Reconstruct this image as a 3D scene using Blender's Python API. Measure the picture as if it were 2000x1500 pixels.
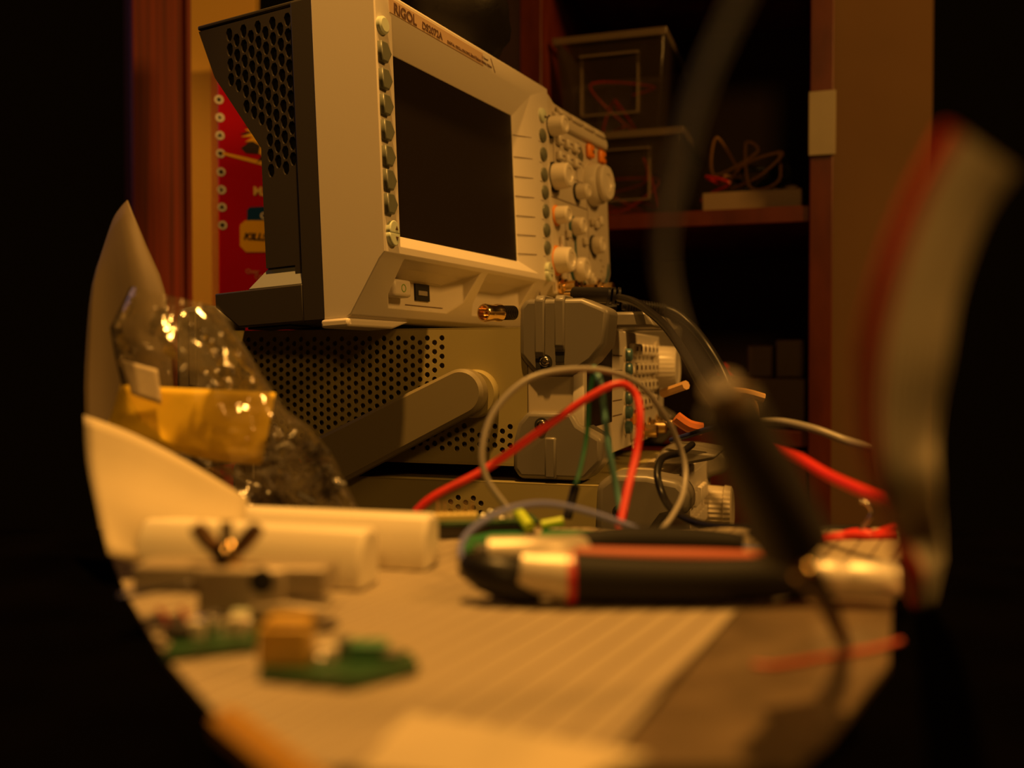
import bpy, bmesh, math, random
from mathutils import Vector, Matrix, noise
random.seed(7)
for o in list(bpy.data.objects): bpy.data.objects.remove(o)
sc = bpy.context.scene
COL = sc.collection
R = math.radians

# ------------------------------------------------------------------ camera
F = 1900.0                       # focal length in pixels of a 2000 px wide frame
PITCH = R(1.2)
CAM = Vector((0, 0, .065))
FW = Vector((0, math.cos(PITCH), -math.sin(PITCH)))
UP = Vector((0, math.sin(PITCH), math.cos(PITCH)))
RT = Vector((1, 0, 0))
cd = bpy.data.cameras.new('camera')
cam = bpy.data.objects.new('camera', cd); COL.objects.link(cam)
cam.location = CAM; cam.rotation_euler = (math.pi/2 - PITCH, 0, 0)
cd.sensor_width = 36; cd.lens = 36*F/2000; cd.clip_start = .01
cd.dof.use_dof = True; cd.dof.focus_distance = .575; cd.dof.aperture_fstop = 5.6
sc.camera = cam

# ------------------------------------------------------------------ light and exposure
w = bpy.data.worlds.new('dark_room'); sc.world = w; w.use_nodes = True
w.node_tree.nodes['Background'].inputs[0].default_value = (1, .42, .06, 1)
w.node_tree.nodes['Background'].inputs[1].default_value = .002
def aim(o, tgt): o.rotation_euler = (Vector(tgt) - o.location).to_track_quat('-Z', 'Y').to_euler()
def spot(name, loc, tgt, power, color, cone, blend, size):
    l = bpy.data.lights.new(name, 'SPOT'); l.energy = power; l.color = color
    l.spot_size = R(cone); l.spot_blend = blend; l.shadow_soft_size = size
    o = bpy.data.objects.new(name, l); COL.objects.link(o); o.location = loc; aim(o, tgt); return o
def area(name, loc, tgt, power, color, size):
    l = bpy.data.lights.new(name, 'AREA'); l.energy = power; l.color = color; l.size = size
    o = bpy.data.objects.new(name, l); COL.objects.link(o); o.location = loc; aim(o, tgt); return o
WARM = (1, .45, .078)
spot('lamp_key', (-.06, .31, 1.05), (.0, .42, 0), 62, WARM, 50, .7, .02)
spot('fill_left', (-.62, .25, .95), (-.31, .95, .06), 17, WARM, 25, .75, .03)  # added spot to brighten the cartons and cabinet, no lamp seen there
area('fill_side', (1.15, .0, .95), (0, .6, .1), 11, WARM, .25)  # added fill for the scope front, from an unseen source
area('fill_front', (-.1, -1.5, 1.1), (0, .6, .1), 4.5, WARM, .3)  # added soft fill from behind the camera, no such lamp seen
area('lamp_monitor', (-1.3, 1.15, .75), (-.1, .6, .1), .35, (.45, .5, 1), .5)
sc.view_settings.view_transform = 'Standard'; sc.view_settings.look = 'None'
sc.view_settings.gamma = 1; sc.view_settings.use_curve_mapping = False
sc.view_settings.exposure = 0.0

# ------------------------------------------------------------------ helpers
def P(px, py, d):                # a point seen at pixel px, py at depth d metres
    return CAM + (FW + RT*((px-1000)/F) + UP*((750-py)/F))*d
def G(px, py, z=0.0):            # a point on the horizontal plane z seen at a pixel
    r = FW + RT*((px-1000)/F) + UP*((750-py)/F)
    return CAM + r*((z-CAM.z)/r.z)
MATS = {}
def mat(name, col, rough=.5, metal=0, spec=.5, var=0, scale=60, bump=0, bscale=400, emit=None):
    if name in MATS: return MATS[name]
    m = bpy.data.materials.new(name); m.use_nodes = True
    nt = m.node_tree; b = nt.nodes['Principled BSDF']
    b.inputs['Base Color'].default_value = (*col, 1); b.inputs['Roughness'].default_value = rough
    b.inputs['Metallic'].default_value = metal; b.inputs['Specular IOR Level'].default_value = spec
    tc = nt.nodes.new('ShaderNodeTexCoord')
    if var:
        n = nt.nodes.new('ShaderNodeTexNoise'); n.inputs['Scale'].default_value = scale; n.inputs['Detail'].default_value = 4
        nt.links.new(tc.outputs['Object'], n.inputs['Vector'])
        cr = nt.nodes.new('ShaderNodeValToRGB')
        cr.color_ramp.elements[0].position = .3; cr.color_ramp.elements[1].position = .7
        cr.color_ramp.elements[0].color = (*[c*(1-var) for c in col], 1); cr.color_ramp.elements[1].color = (*[min(1, c*(1+var)) for c in col], 1)
        nt.links.new(n.outputs['Fac'], cr.inputs[0]); nt.links.new(cr.outputs[0], b.inputs['Base Color'])
    if bump:
        n = nt.nodes.new('ShaderNodeTexNoise'); n.inputs['Scale'].default_value = bscale
        nt.links.new(tc.outputs['Object'], n.inputs['Vector'])
        bp = nt.nodes.new('ShaderNodeBump'); bp.inputs['Strength'].default_value = bump; bp.inputs['Distance'].default_value = .001
        nt.links.new(n.outputs['Fac'], bp.inputs['Height']); nt.links.new(bp.outputs[0], b.inputs['Normal'])
    MATS[name] = m; return m
def wood(name, a, c, sx=(1, 1, 12), rough=.45, scale=8):
    m = bpy.data.materials.new(name); m.use_nodes = True; nt = m.node_tree; b = nt.nodes['Principled BSDF']
    tc = nt.nodes.new('ShaderNodeTexCoord'); mp = nt.nodes.new('ShaderNodeMapping'); mp.inputs['Scale'].default_value = sx
    n = nt.nodes.new('ShaderNodeTexNoise'); n.inputs['Scale'].default_value = scale; n.inputs['Detail'].default_value = 5
    cr = nt.nodes.new('ShaderNodeValToRGB'); cr.color_ramp.elements[0].position = .35; cr.color_ramp.elements[1].position = .68
    cr.color_ramp.elements[0].color = (*a, 1); cr.color_ramp.elements[1].color = (*c, 1)
    nt.links.new(tc.outputs['Object'], mp.inputs[0]); nt.links.new(mp.outputs[0], n.inputs['Vector'])
    nt.links.new(n.outputs['Fac'], cr.inputs[0]); nt.links.new(cr.outputs[0], b.inputs['Base Color'])
    b.inputs['Roughness'].default_value = rough; MATS[name] = m; return m
def film(name, col, opaque=.18, gloss=.25, rough=.12, bump=.6, bscale=60):   # thin clear plastic
    m = bpy.data.materials.new(name); m.use_nodes = True; nt = m.node_tree; nt.nodes.clear()
    out = nt.nodes.new('ShaderNodeOutputMaterial')
    tr = nt.nodes.new('ShaderNodeBsdfTransparent'); tr.inputs[0].default_value = (.93, .92, .9, 1)
    gl = nt.nodes.new('ShaderNodeBsdfGlossy'); gl.inputs['Roughness'].default_value = rough
    df = nt.nodes.new('ShaderNodeBsdfDiffuse'); df.inputs[0].default_value = (*col, 1)
    m1 = nt.nodes.new('ShaderNodeMixShader'); m1.inputs[0].default_value = opaque
    m2 = nt.nodes.new('ShaderNodeMixShader')
    fr = nt.nodes.new('ShaderNodeFresnel'); fr.inputs[0].default_value = 1.5
    ma = nt.nodes.new('ShaderNodeMath'); ma.operation = 'MULTIPLY_ADD'; ma.inputs[1].default_value = .8; ma.inputs[2].default_value = gloss*.15; ma.use_clamp = True
    tc = nt.nodes.new('ShaderNodeTexCoord'); n = nt.nodes.new('ShaderNodeTexNoise'); n.inputs['Scale'].default_value = bscale; n.inputs['Detail'].default_value = 3
    bp = nt.nodes.new('ShaderNodeBump'); bp.inputs['Strength'].default_value = bump; bp.inputs['Distance'].default_value = .004
    L = nt.links.new
    L(tc.outputs['Object'], n.inputs['Vector']); L(n.outputs['Fac'], bp.inputs['Height'])
    for s in (gl, fr): L(bp.outputs[0], s.inputs['Normal'])
    L(fr.outputs[0], ma.inputs[0]); L(ma.outputs[0], m2.inputs[0])
    L(tr.outputs[0], m1.inputs[1]); L(df.outputs[0], m1.inputs[2])
    L(m1.outputs[0], m2.inputs[1]); L(gl.outputs[0], m2.inputs[2]); L(m2.outputs[0], out.inputs[0])
    MATS[name] = m; return m

class MB:                        # collects geometry (millimetres by default) into one mesh
    def __init__(s, unit=.001): s.bm = bmesh.new(); s.u = unit
    def v(s, p): return s.bm.verts.new(Vector(p)*s.u)
    def box(s, x0, x1, y0, y1, z0, z1):
        vs = [s.v((x, y, z)) for x in (x0, x1) for y in (y0, y1) for z in (z0, z1)]
        for f in ((0,1,3,2),(4,6,7,5),(0,4,5,1),(2,3,7,6),(0,2,6,4),(1,5,7,3)): s.bm.faces.new([vs[i] for i in f])
        return s
    def loft(s, rings, cap=True, closed=True):
        rr = [[s.v(p) for p in r] for r in rings]; n = len(rr[0])
        for a, b in zip(rr, rr[1:]):
            for i in range(n if closed else n-1):
                j = (i+1) % n; s.bm.faces.new((a[i], a[j], b[j], b[i]))
        if cap and closed:
            s.bm.faces.new(rr[0][::-1]); s.bm.faces.new(rr[-1])
        return s
    def prism(s, poly, axis, a, b):   # poly of 2-D points in the other two axes
        def mk(t):
            if axis == 'x': return [(t, p[0], p[1]) for p in poly]
            if axis == 'y': return [(p[0], t, p[1]) for p in poly]
            return [(p[0], p[1], t) for p in poly]
        return s.loft([mk(a), mk(b)])
    def lathe(s, prof, c, d=(0, 0, 1), n=32, flute=0):     # prof: (radius, height) along direction d from c
        d = Vector(d).normalized(); q = d.to_track_quat('Z', 'Y'); c = Vector(c); rings = []
        for r, h in prof:
            ring = []
            for i in range(n):
                a = 2*math.pi*i/n; rr = max(r, .001)*(1 - (flute if i % 2 and flute else 0))
                ring.append(c + q @ Vector((rr*math.cos(a), rr*math.sin(a), h)))
            rings.append(ring)
        return s.loft(rings)
    def tube(s, pts, r, n=10, seg=6, rf=None):
        pts = [Vector(p) for p in pts]; P_ = [pts[0]] + pts + [pts[-1]]; cur = []
        for i in range(1, len(P_)-2):
            for k in range(seg):
                t = k/seg; a, b, c, d = P_[i-1:i+3]
                cur.append(.5*((2*b) + (c-a)*t + (2*a-5*b+4*c-d)*t*t + (3*b-a-3*c+d)*t**3))
        cur.append(pts[-1]); rings = []; nrm = None
        for i, p in enumerate(cur):
            t = (cur[min(i+1, len(cur)-1)] - cur[max(i-1, 0)]).normalized()
            if nrm is None: nrm = t.orthogonal().normalized()
            nrm = (nrm - t*nrm.dot(t)).normalized(); bi = t.cross(nrm)
            rr = r if rf is None else rf(i/(len(cur)-1))*r
            rings.append([p + (nrm*math.cos(2*math.pi*k/n) + bi*math.sin(2*math.pi*k/n))*rr for k in range(n)])
        return s.loft(rings)
    def mesh(s, name, smooth=40):
        me = bpy.data.meshes.new(name); bmesh.ops.recalc_face_normals(s.bm, faces=s.bm.faces); s.bm.to_mesh(me); s.bm.free()
        if smooth:
            for p in me.polygons: p.use_smooth = True
            me.set_sharp_from_angle(angle=R(smooth))
        return me
    def obj(s, name, m, parent=None, bevel=0, seg=2, smooth=40, label=None):
        o = bpy.data.objects.new(name, s.mesh(name, smooth)); COL.objects.link(o)
        for x in (m if isinstance(m, (list, tuple)) else [m]): o.data.materials.append(x)
        if parent: o.parent = parent
        if bevel:
            b = o.modifiers.new('bevel', 'BEVEL'); b.width = bevel*.001; b.segments = seg; b.limit_method = 'ANGLE'; b.angle_limit = R(35); b.harden_normals = False
        if label: o['label'] = label
        return o
def tag(o, label, cat, group=None, kind=None):
    o['label'] = label; o['category'] = cat
    if group: o['group'] = group
    if kind: o['kind'] = kind
    return o
def thing(name, label, cat, loc=(0, 0, 0), yaw=0, tilt=0, group=None):
    o = bpy.data.objects.new(name, None); COL.objects.link(o); o.empty_display_size = .02
    o.matrix_world = Matrix.Translation(Vector(loc)) @ Matrix.Rotation(R(yaw), 4, 'Z') @ Matrix.Rotation(-R(tilt), 4, 'X')
    return tag(o, label, cat, group)
def struct(o): o['kind'] = 'structure'; return o
def curve_mesh(name, splines, th, bevel=0, mtx=None):      # flat outline with holes, extruded (mm)
    c = bpy.data.curves.new(name, 'CURVE'); c.dimensions = '2D'; c.fill_mode = 'BOTH'; c.extrude = th/2*.001; c.bevel_depth = bevel*.001; c.bevel_resolution = 2
    for pl in splines:
        s = c.splines.new('POLY'); s.points.add(len(pl)-1); s.use_cyclic_u = True
        for i, p in enumerate(pl): s.points[i].co = (p[0]*.001, p[1]*.001, 0, 1)
    o = bpy.data.objects.new(name, c); COL.objects.link(o)
    me = bpy.data.meshes.new_from_object(o.evaluated_get(bpy.context.evaluated_depsgraph_get()))
    bpy.data.objects.remove(o); bpy.data.curves.remove(c)
    if mtx: me.transform(mtx)
    return me
def plate(name, splines, th, m, parent=None, mtx=None, bevel=0):
    me = curve_mesh(name, splines, th, bevel, mtx); me.materials.clear(); me.materials.append(m); me.name = name
    o = bpy.data.objects.new(name, me); COL.objects.link(o)
    if parent: o.parent = parent
    return o
def circ(cx, cy, r, n=14, ph=0, sy=1): return [(cx + r*math.cos(2*math.pi*i/n+ph), cy + sy*r*math.sin(2*math.pi*i/n+ph)) for i in range(n)]
FRONT = Matrix.Rotation(math.pi/2, 4, 'X')                  # drawing plane x,z facing -y
def fm(y): return Matrix.Translation((0, y*.001, 0)) @ FRONT
SIDEX = Matrix(((0,0,1,0),(1,0,0,0),(0,1,0,0),(0,0,0,1)))   # drawing plane y,z facing +x
def text(s, size, m, parent, mtx, name='lettering', th=.15, bold=0, shear=0, sx=1):
    c = bpy.data.curves.new(name, 'FONT'); c.body = s; c.size = size*.001; c.extrude = th*.001; c.offset = bold*.001; c.shear = shear
    o = bpy.data.objects.new(name, c); COL.objects.link(o)
    me = bpy.data.meshes.new_from_object(o.evaluated_get(bpy.context.evaluated_depsgraph_get()))
    bpy.data.objects.remove(o); bpy.data.curves.remove(c)
    me.transform(mtx @ Matrix.Diagonal((sx, 1, 1, 1))); me.materials.clear(); me.materials.append(m)
    o = bpy.data.objects.new(name, me); COL.objects.link(o); o.parent = parent
    return o
def T(x, y, z): return Matrix.Translation((x*.001, y*.001, z*.001))
def cut(o, cutters):
    for c in cutters:
        md = o.modifiers.new('cut', 'BOOLEAN'); md.operation = 'DIFFERENCE'; md.object = c; md.solver = 'EXACT'
    bpy.context.view_layer.update()
    me = bpy.data.meshes.new_from_object(o.evaluated_get(bpy.context.evaluated_depsgraph_get()))
    o.modifiers.clear(); o.data = me
    for c in cutters: bpy.data.objects.remove(c)
    for p in me.polygons: p.use_smooth = True
    me.set_sharp_from_angle(angle=R(30)); return o
def bev(o, wd, seg=2, ang=30):
    b = o.modifiers.new('bevel', 'BEVEL'); b.width = wd*.001; b.segments = seg; b.limit_method = 'ANGLE'; b.angle_limit = R(ang); return o
def dup(src, group=None, label=None, **kw):
    c = src.copy(); COL.objects.link(c)
    for k, v in kw.items(): setattr(c, k, v)
    for ch in [x for x in bpy.data.objects if x.parent == src]:
        d = ch.copy(); COL.objects.link(d); d.parent = c
    if label: c['label'] = label
    return c

# ------------------------------------------------------------------ materials
M = dict(
 bezel=mat('cream_plastic', (.62, .57, .50), .42, bump=.05, bscale=2500),
 panel=mat('control_panel_plastic', (.58, .52, .43), .42),
 knob=mat('knob_plastic', (.72, .66, .56), .30),
 dark=mat('dark_grey_plastic', (.034, .029, .026), .5),
 greyb=mat('warm_grey_metal', (.31, .265, .115), .45, bump=.03, bscale=3000),
 bump=mat('bumper_rubber', (.16, .145, .12), .38),
 frame=mat('beige_frame', (.46, .40, .30), .45),
 black=mat('black_plastic', (.010, .009, .010), .35, spec=.25),
 matte=mat('black_matte', (.008, .008, .008), .8),
 screen=mat('dark_screen', (.016, .012, .011), .22, spec=.35),
 key=mat('grey_green_key', (.13, .14, .11), .35),
 keyl=mat('pale_green_key', (.55, .62, .50), .35),
 teal=mat('teal_key', (.07, .14, .16), .35),
 orange=mat('orange_key', (.9, .26, .01), .35),
 ink=mat('printed_ink', (.10, .05, .03), .6),
 gold=mat('brass', (.85, .62, .32), .18, metal=1),
 steel=mat('steel', (.6, .58, .55), .22, metal=1),
 wire_red=mat('red_wire', (.62, .022, .014), .4),
 wire_teal=mat('teal_wire', (.09, .24, .24), .4),
 wire_green=mat('green_wire', (.012, .10, .045), .4),
 wire_blue=mat('blue_wire', (.14, .16, .42), .4),
 wire_grey=mat('grey_wire', (.28, .26, .24), .4),
 white=mat('white_plastic', (.82, .76, .62), .4),
 paper=mat('cream_paper', (.50, .43, .30), .75, var=.06, scale=30),
 yellow=mat('yellow_paper', (.95, .66, .03), .7, var=.05),
 cardyel=mat('yellow_card', (.80, .50, .10), .6),
 red=mat('red_foil', (.50, .006, .02), .18, var=.12, scale=8),
 pcb=mat('green_board', (.025, .075, .03), .35, var=.4, scale=300),
 lime=mat('lime_heatshrink', (.45, .62, .02), .4),
)

# ------------------------------------------------------------------ the setting
def prism_obj(name, pts, z0, z1, m, parent=None):
    b = MB(1); b.loft([[(p.x, p.y, z0) for p in pts], [(p.x, p.y, z1) for p in pts]]); return b.obj(name, m, parent, smooth=0)
BENCH = -.110
floor = struct(MB(1).box(-2, 2, -1, 2.2, -.86, -.85).obj('floor', mat('dark_floor', (.03, .02, .015), .7, var=.3, scale=3), smooth=0))
YW = R(-18)
HO = Vector((.0083, 1.05, 0))
Hm = Matrix.Translation(HO) @ Matrix.Rotation(YW, 4, 'Z')
wb = MB(1); wb.box(-.25, .44, .34, .38, -.85, .75)
wall = wb.obj('wall_back', mat('brown_wall', (.24, .14, .06), .9, var=.1, scale=5), smooth=0); wall.matrix_world = Hm; struct(wall)

# rear bench, lower than the front desk
t = thing('workbench', 'dark bench top behind the light desk carrying the stacked instruments', 'workbench', (0, 0, 0), 0)
MB(1).box(-.75, .75, .41, 1.0, BENCH-.03, BENCH).obj('bench_top', mat('dark_bench', (.02, .016, .013), .5, var=.2, scale=20), t, smooth=0)
for x in (-.72, .68):
    for y in (.43, .94): MB(1).box(x, x+.04, y, y+.04, -.85, BENCH-.03).obj('leg', M['dark'], t, smooth=0)
# front desk, top coloured near black in place of the lens vignette
t = thing('desk', 'near desk with its top darkened to black for the view corners, edge just before the stacked instruments', 'desk', (0, 0, 0), 0)
MB(1).box(-.5, .4, -.25, .388, -.028, -.0012).obj('desk_top', mat('corner_dark_desk', (.0012, .001, .0009), .95, spec=0, var=.3, scale=30), t, smooth=0)
for x in (-.47, .34):
    for y in (-.22, .33): MB(1).box(x, x+.04, y, y+.04, -.85, -.028).obj('leg', M['dark'], t, smooth=0)

# lined paper on the desk
def lined(name):
    m = bpy.data.materials.new(name); m.use_nodes = True; nt = m.node_tree; b = nt.nodes['Principled BSDF']; L = nt.links.new
    tc = nt.nodes.new('ShaderNodeTexCoord'); sp = nt.nodes.new('ShaderNodeSeparateXYZ'); mp = nt.nodes.new('ShaderNodeMapping')
    a = G(1020, 1380); c = G(1290, 1190); ang = math.atan2(c.y-a.y, c.x-a.x)
    mp.inputs['Rotation'].default_value = (0, 0, -ang)
    L(tc.outputs['Object'], mp.inputs[0]); L(mp.outputs[0], sp.inputs[0])
    m1 = nt.nodes.new('ShaderNodeMath'); m1.operation = 'MULTIPLY'; m1.inputs[1].default_value = 1/.0068
    m2 = nt.nodes.new('ShaderNodeMath'); m2.operation = 'FRACT'
    m3 = nt.nodes.new('ShaderNodeMath'); m3.operation = 'LESS_THAN'; m3.inputs[1].default_value = .14
    L(sp.outputs['Y'], m1.inputs[0]); L(m1.outputs[0], m2.inputs[0]); L(m2.outputs[0], m3.inputs[0])
    n = nt.nodes.new('ShaderNodeTexNoise'); n.inputs['Scale'].default_value = 18; L(tc.outputs['Object'], n.inputs['Vector'])
    cr = nt.nodes.new('ShaderNodeValToRGB'); cr.color_ramp.elements[0].color = (.30, .25, .18, 1); cr.color_ramp.elements[1].color = (.37, .31, .225, 1)
    L(n.outputs['Fac'], cr.inputs[0])
    mx = nt.nodes.new('ShaderNodeMix'); mx.data_type = 'RGBA'; mx.inputs['B'].default_value = (.14, .10, .07, 1)
    L(m3.outputs[0], mx.inputs['Factor']); L(cr.outputs[0], mx.inputs['A']); L(mx.outputs['Result'], b.inputs['Base Color'])
    b.inputs['Roughness'].default_value = .65; return m
pts = [G(560, 1500), G(1170, 1500), G(1300, 1340), G(1440, 1190), G(1600, 1140), G(1762, 1090), Vector((.162, .384, 0)), Vector((-.13, .384, 0)), G(215, 1080), G(250, 1165), G(330, 1290), G(430, 1400)]  # rounded left outline lets the black desk darken that corner
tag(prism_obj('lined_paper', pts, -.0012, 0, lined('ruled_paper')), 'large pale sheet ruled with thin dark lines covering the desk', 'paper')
pts = [G(1180, 1500), G(1445, 1192), G(1745, 1150), G(1735, 1300), G(1620, 1440), G(1540, 1500)]
tag(prism_obj('plastic_sheet', pts, -.0012, .0003, mat('brown_grey_film', (.13, .095, .06), .3, var=.25, scale=60, bump=.8, bscale=90)), 'brownish grey crumpled sheet beside the ruled paper at the lower right', 'sheet')
b = MB(1)
rings = []
for i in range(13):
    s = i/12; p = G(800 + 470*s, 1400 + 85*s, 0); q = G(700+400*s, 1520+40*s, 0)
    hgt = .0015 + .004*math.sin(s*3)
    rings.append([(p.x, p.y, .0003), (p.x, p.y, .0009), ((p.x+q.x)/2, (p.y+q.y)/2, hgt), (q.x, q.y, .0012), (q.x, q.y, .0003)])
b.loft(rings); tag(b.obj('paper_slip', M['paper']), 'pale paper slip with a raised middle at the very front of the ruled sheet', 'paper')

# ------------------------------------------------------------------ shelf unit behind
sh = thing('shelf_unit', 'dark reddish wooden shelf unit standing against the back wall', 'shelf', HO, -18)
cherry = wood('cherry_wood', (.10, .013, .004), (.18, .03, .008), (3, 3, 1), .4, 12)
for x0, x1 in ((0, 24), (298, 320)): MB().box(x0, x1, 0, 330, -850, 700).obj('side_panel', cherry, sh, bevel=1)
for z in (205, -18, -260, 500): MB().box(24, 298, 4, 330, z, z+16).obj('shelf_board', cherry, sh, bevel=1)
MB().box(24, 298, 322, 332, -850, 700).obj('back_panel', mat('dark_back_board', (.05, .018, .008), .6), sh)
MB().box(24, 298, 2, 20, -258, -22).obj('door', cherry, sh, bevel=1)
tg = MB().box(297, 322, -4, -1, 268, 330).obj('label_card', M['paper'], sh, bevel=.5, label='pale rectangular card taped to the right post')
# contents of the shelf (own frame, same yaw)
def on_shelf(x, y, z): return Hm @ Vector((x*.001, y*.001, z*.001))
clear = film('clear_bin_plastic', (.25, .16, .09), .10, .3, .2, .2, 40)
def bin_(name, label, x, y, z, W, D, H, zrot=0):
    o = thing(name, label, 'plastic box', on_shelf(x, y, z), -18+zrot, group=None)
    t_ = 1.6
    def ring(z, g, ins=0): return [(-W/2*g+ins, -D/2*g+ins, z), (W/2*g-ins, -D/2*g+ins, z), (W/2*g-ins, D/2*g-ins, z), (-W/2*g+ins, D/2*g-ins, z)]
    b = MB(); b.loft([ring(0, .88), ring(H, 1), ring(H, 1, t_), ring(t_, .88, t_)]); b.obj('body', clear, o, bevel=3)
    b = MB(); b.loft([ring(H-7, 1.04), ring(H, 1.05), ring(H, 1, 0), ring(H-7, .995, 0)], cap=False)
    b.obj('rim', film('bin_rim_plastic', (.45, .33, .2), .4, .4, .25, .1, 40) if 'bin_rim_plastic' not in MATS else MATS['bin_rim_plastic'], o, bevel=.6)
    b = MB(); b.box(-W*.27, W*.27, -D/2*.95-1, -D/2*.95+1, H*.18, H*.2); b.box(-W*.27, -W*.25, -D/2*.95-1, -D/2*.95+1, H*.18, H*.8); b.box(W*.25, W*.27, -D/2*.95-1, -D/2*.95+1, H*.18, H*.8); b.box(-W*.27, W*.27, -D/2-1, -D/2+1, H*.78, H*.8)
    b.obj('moulded_frame', MATS['bin_rim_plastic'], o, smooth=0)
    return o
bin_('storage_bin', 'upper clear plastic bin stacked on another, left on the shelf', 92, 110, 221+92, 118, 170, 104)
bin_('storage_bin', 'lower clear plastic bin holding red wires on the shelf', 100, 105, 221.5, 142, 180, 88)
def squiggle(cx, cy, cz, sx, sy, sz, n, seed):
    rnd = random.Random(seed); p = []
    for i in range(n): p.append((cx + rnd.uniform(-sx, sx), cy + rnd.uniform(-sy, sy), cz + rnd.uniform(-sz, sz)))
    return p
def wires_on_shelf(name, label, cat, cx, cy, cz, s, m, r, n, seed):
    b = MB()
    for p in [squiggle(cx, cy, cz, *s, n, seed)]: b.tube(p, r, 8, 8)
    o = b.obj(name, m); o.matrix_world = Hm; return tag(o, label, cat)
wires_on_shelf('wire_coil', 'red wire tangled inside the lower clear bin', 'wire', 100, 90, 262, (52, 50, 30), M['wire_red'], 1.5, 14, 1)
wires_on_shelf('wire_coil', 'few red wires loose inside the upper clear bin', 'wire', 92, 90, 355, (38, 40, 30), M['wire_red'], 1.3, 9, 5)
wires_on_shelf('wire_coil', 'thick red wire hanging at the front right of the shelf board', 'wire', 205, 40, 248, (18, 20, 20), M['wire_red'], 1.5, 7, 3)
wires_on_shelf('cable_bundle', 'brown and yellow cable looped beside the right post on the shelf', 'cable', 232, 60, 275, (38, 20, 30), mat('tan_cable', (.35, .18, .05), .5), 1.5, 14, 8)
wires_on_shelf('cable_bundle', 'dark cable bundle behind the brown one on the shelf', 'cable', 245, 110, 262, (38, 30, 30), M['black'], 2.5, 16, 9)
b = MB(); b.box(190, 290, 30, 120, 221.5, 243)
for i in range(5): b.lathe([(7, 0), (7, 3+i), (4, 3.5+i)], (203+i*19, 60+7*(i % 2), 243), (0, 0, 1), 12)
o = b.obj('component_tray', mat('tan_tray', (.35, .25, .15), .5), bevel=2); o.matrix_world = Hm
tag(o, 'low tan tray of round pieces at the right end of the shelf', 'tray')
# lower compartment
b = MB(); b.prism([(26, 85), (110, 60), (112, 67), (26, 93)], 'y', 60, 250)
o = b.obj('orange_folder', mat('orange_board', (.55, .10, .02), .5), bevel=1); o.matrix_world = Hm; tag(o, 'sloping orange folder leaning in the lower shelf compartment', 'folder')
b = MB(); b.box(26, 118, 90, 250, -2, 58); o = b.obj('red_box', mat('brick_red_card', (.30, .035, .01), .6, var=.2), bevel=1.5); o.matrix_world = Hm; tag(o, 'brick red box under the orange folder in the lower compartment', 'box')
b = MB(); b.box(236, 262, 40, 120, 50, 84); b.box(264, 294, 50, 140, 50, 90); b.box(200, 296, 30, 200, -2, 50)
o = b.obj('device_box', mat('dim_brown_case', (.10, .06, .035), .5), bevel=2); o.matrix_world = Hm; tag(o, 'dim brown stepped case beside the right post in the lower compartment', 'case')
b = MB(); b.lathe([(2, 0), (9, 2), (3, 8), (5, 12), (0, 16)], (215, 20, 50), (0, 0, 1), 10)
o = b.obj('ribbon_bow', mat('crimson', (.5, .01, .03), .5)); o.matrix_world = Hm; tag(o, 'small crimson bow standing on the dim brown case', 'bow')

# ------------------------------------------------------------------ things left behind the scope
# reddish wood cabinet
p0 = P(388, 400, 1.12)
o = thing('cabinet', 'reddish brown cabinet with vertical grain behind the yellow carton', 'cabinet', (p0.x, p0.y, -.85), 24)
streak = wood('vertical_red_grain', (.14, .014, .004), (.36, .045, .010), (60, 60, 1), .4, 3)
MB().box(-72, 40, 0, 160, 0, 1500).obj('body', streak, o, bevel=2)
MB().box(-70, -17, -6, 0, 20, 1480).obj('door', streak, o, bevel=1.5)
MB().box(-14, 38, -6, 0, 20, 1480).obj('door', streak, o, bevel=1.5)
p0 = P(376, 590, .94)
o = thing('yellow_carton', 'plain yellow carton, narrow strip showing left of the red box', 'box', (p0.x, p0.y, BENCH+.0), 8)
MB().box(0, 60, 0, 40, 0, 560).obj('carton', M['cardyel'], o, bevel=.6)
# red pouch/box
p0 = P(428, 590, .85)
o = thing('insecticide_box', 'red box with white symbols and KILLS lettering behind the oscilloscope', 'box', (p0.x, p0.y, BENCH), 22)
zb = -BENCH*1000
MB().box(0, 92, 0, 70, 0, 470).obj('carton', M['red'], o, bevel=.6)
MB().box(.5, 92, -1.2, 0, 1, 469).obj('front_panel', M['red'], o, bevel=.5)
def bx_px(px, py):               # pixel on the box front -> local millimetres
    mw = o.matrix_world; n = (mw.to_3x3() @ Vector((0, 1, 0))); r = FW + RT*((px-1000)/F) + UP*((750-py)/F)
    q = CAM + r*((mw.translation - CAM).dot(n)/r.dot(n)) - mw.translation
    return q.dot(mw.to_3x3() @ Vector((1, 0, 0)))*1000, q.z*1000
bxo = o
wht = mat('white_ink', (.75, .72, .68), .4); blk = mat('black_ink', (.02, .01, .01), .4); blu = mat('blue_ink', (.004, .05, .22), .3); yel = mat('yellow_ink', (.85, .48, .01), .35)
for i, (px, py) in enumerate(((425, 195), (427, 230), (427, 265), (428, 300), (429, 336), (430, 371), (431, 405), (432, 440))):
    x, z = bx_px(px, py)
    plate('symbol', [circ(x+1, z, 3.9, 20)], .3, wht, bxo, fm(-1.35))
    k = i % 4
    sh_ = [circ(x+1, z, 2, 5), [(x, z-2), (x+2.6, z), (x-.5, z+2)], [(x-1.4, z-1.4), (x+3, z-1), (x+1, z+2.4)], [(x-1.5, z), (x+1, z-2.4), (x+3, z+.5), (x+.6, z+2)]][k]
    plate('symbol_mark', [sh_], .3, blk, bxo, fm(-1.6))
def poly_px(name, pts, m, y): return plate(name, [[bx_px(*p) for p in pts]], .3, m, bxo, fm(y))
poly_px('yellow_band', [(432, 302), (520, 326), (560, 337), (560, 328), (520, 317), (432, 297)], yel, -1.4)
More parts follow.
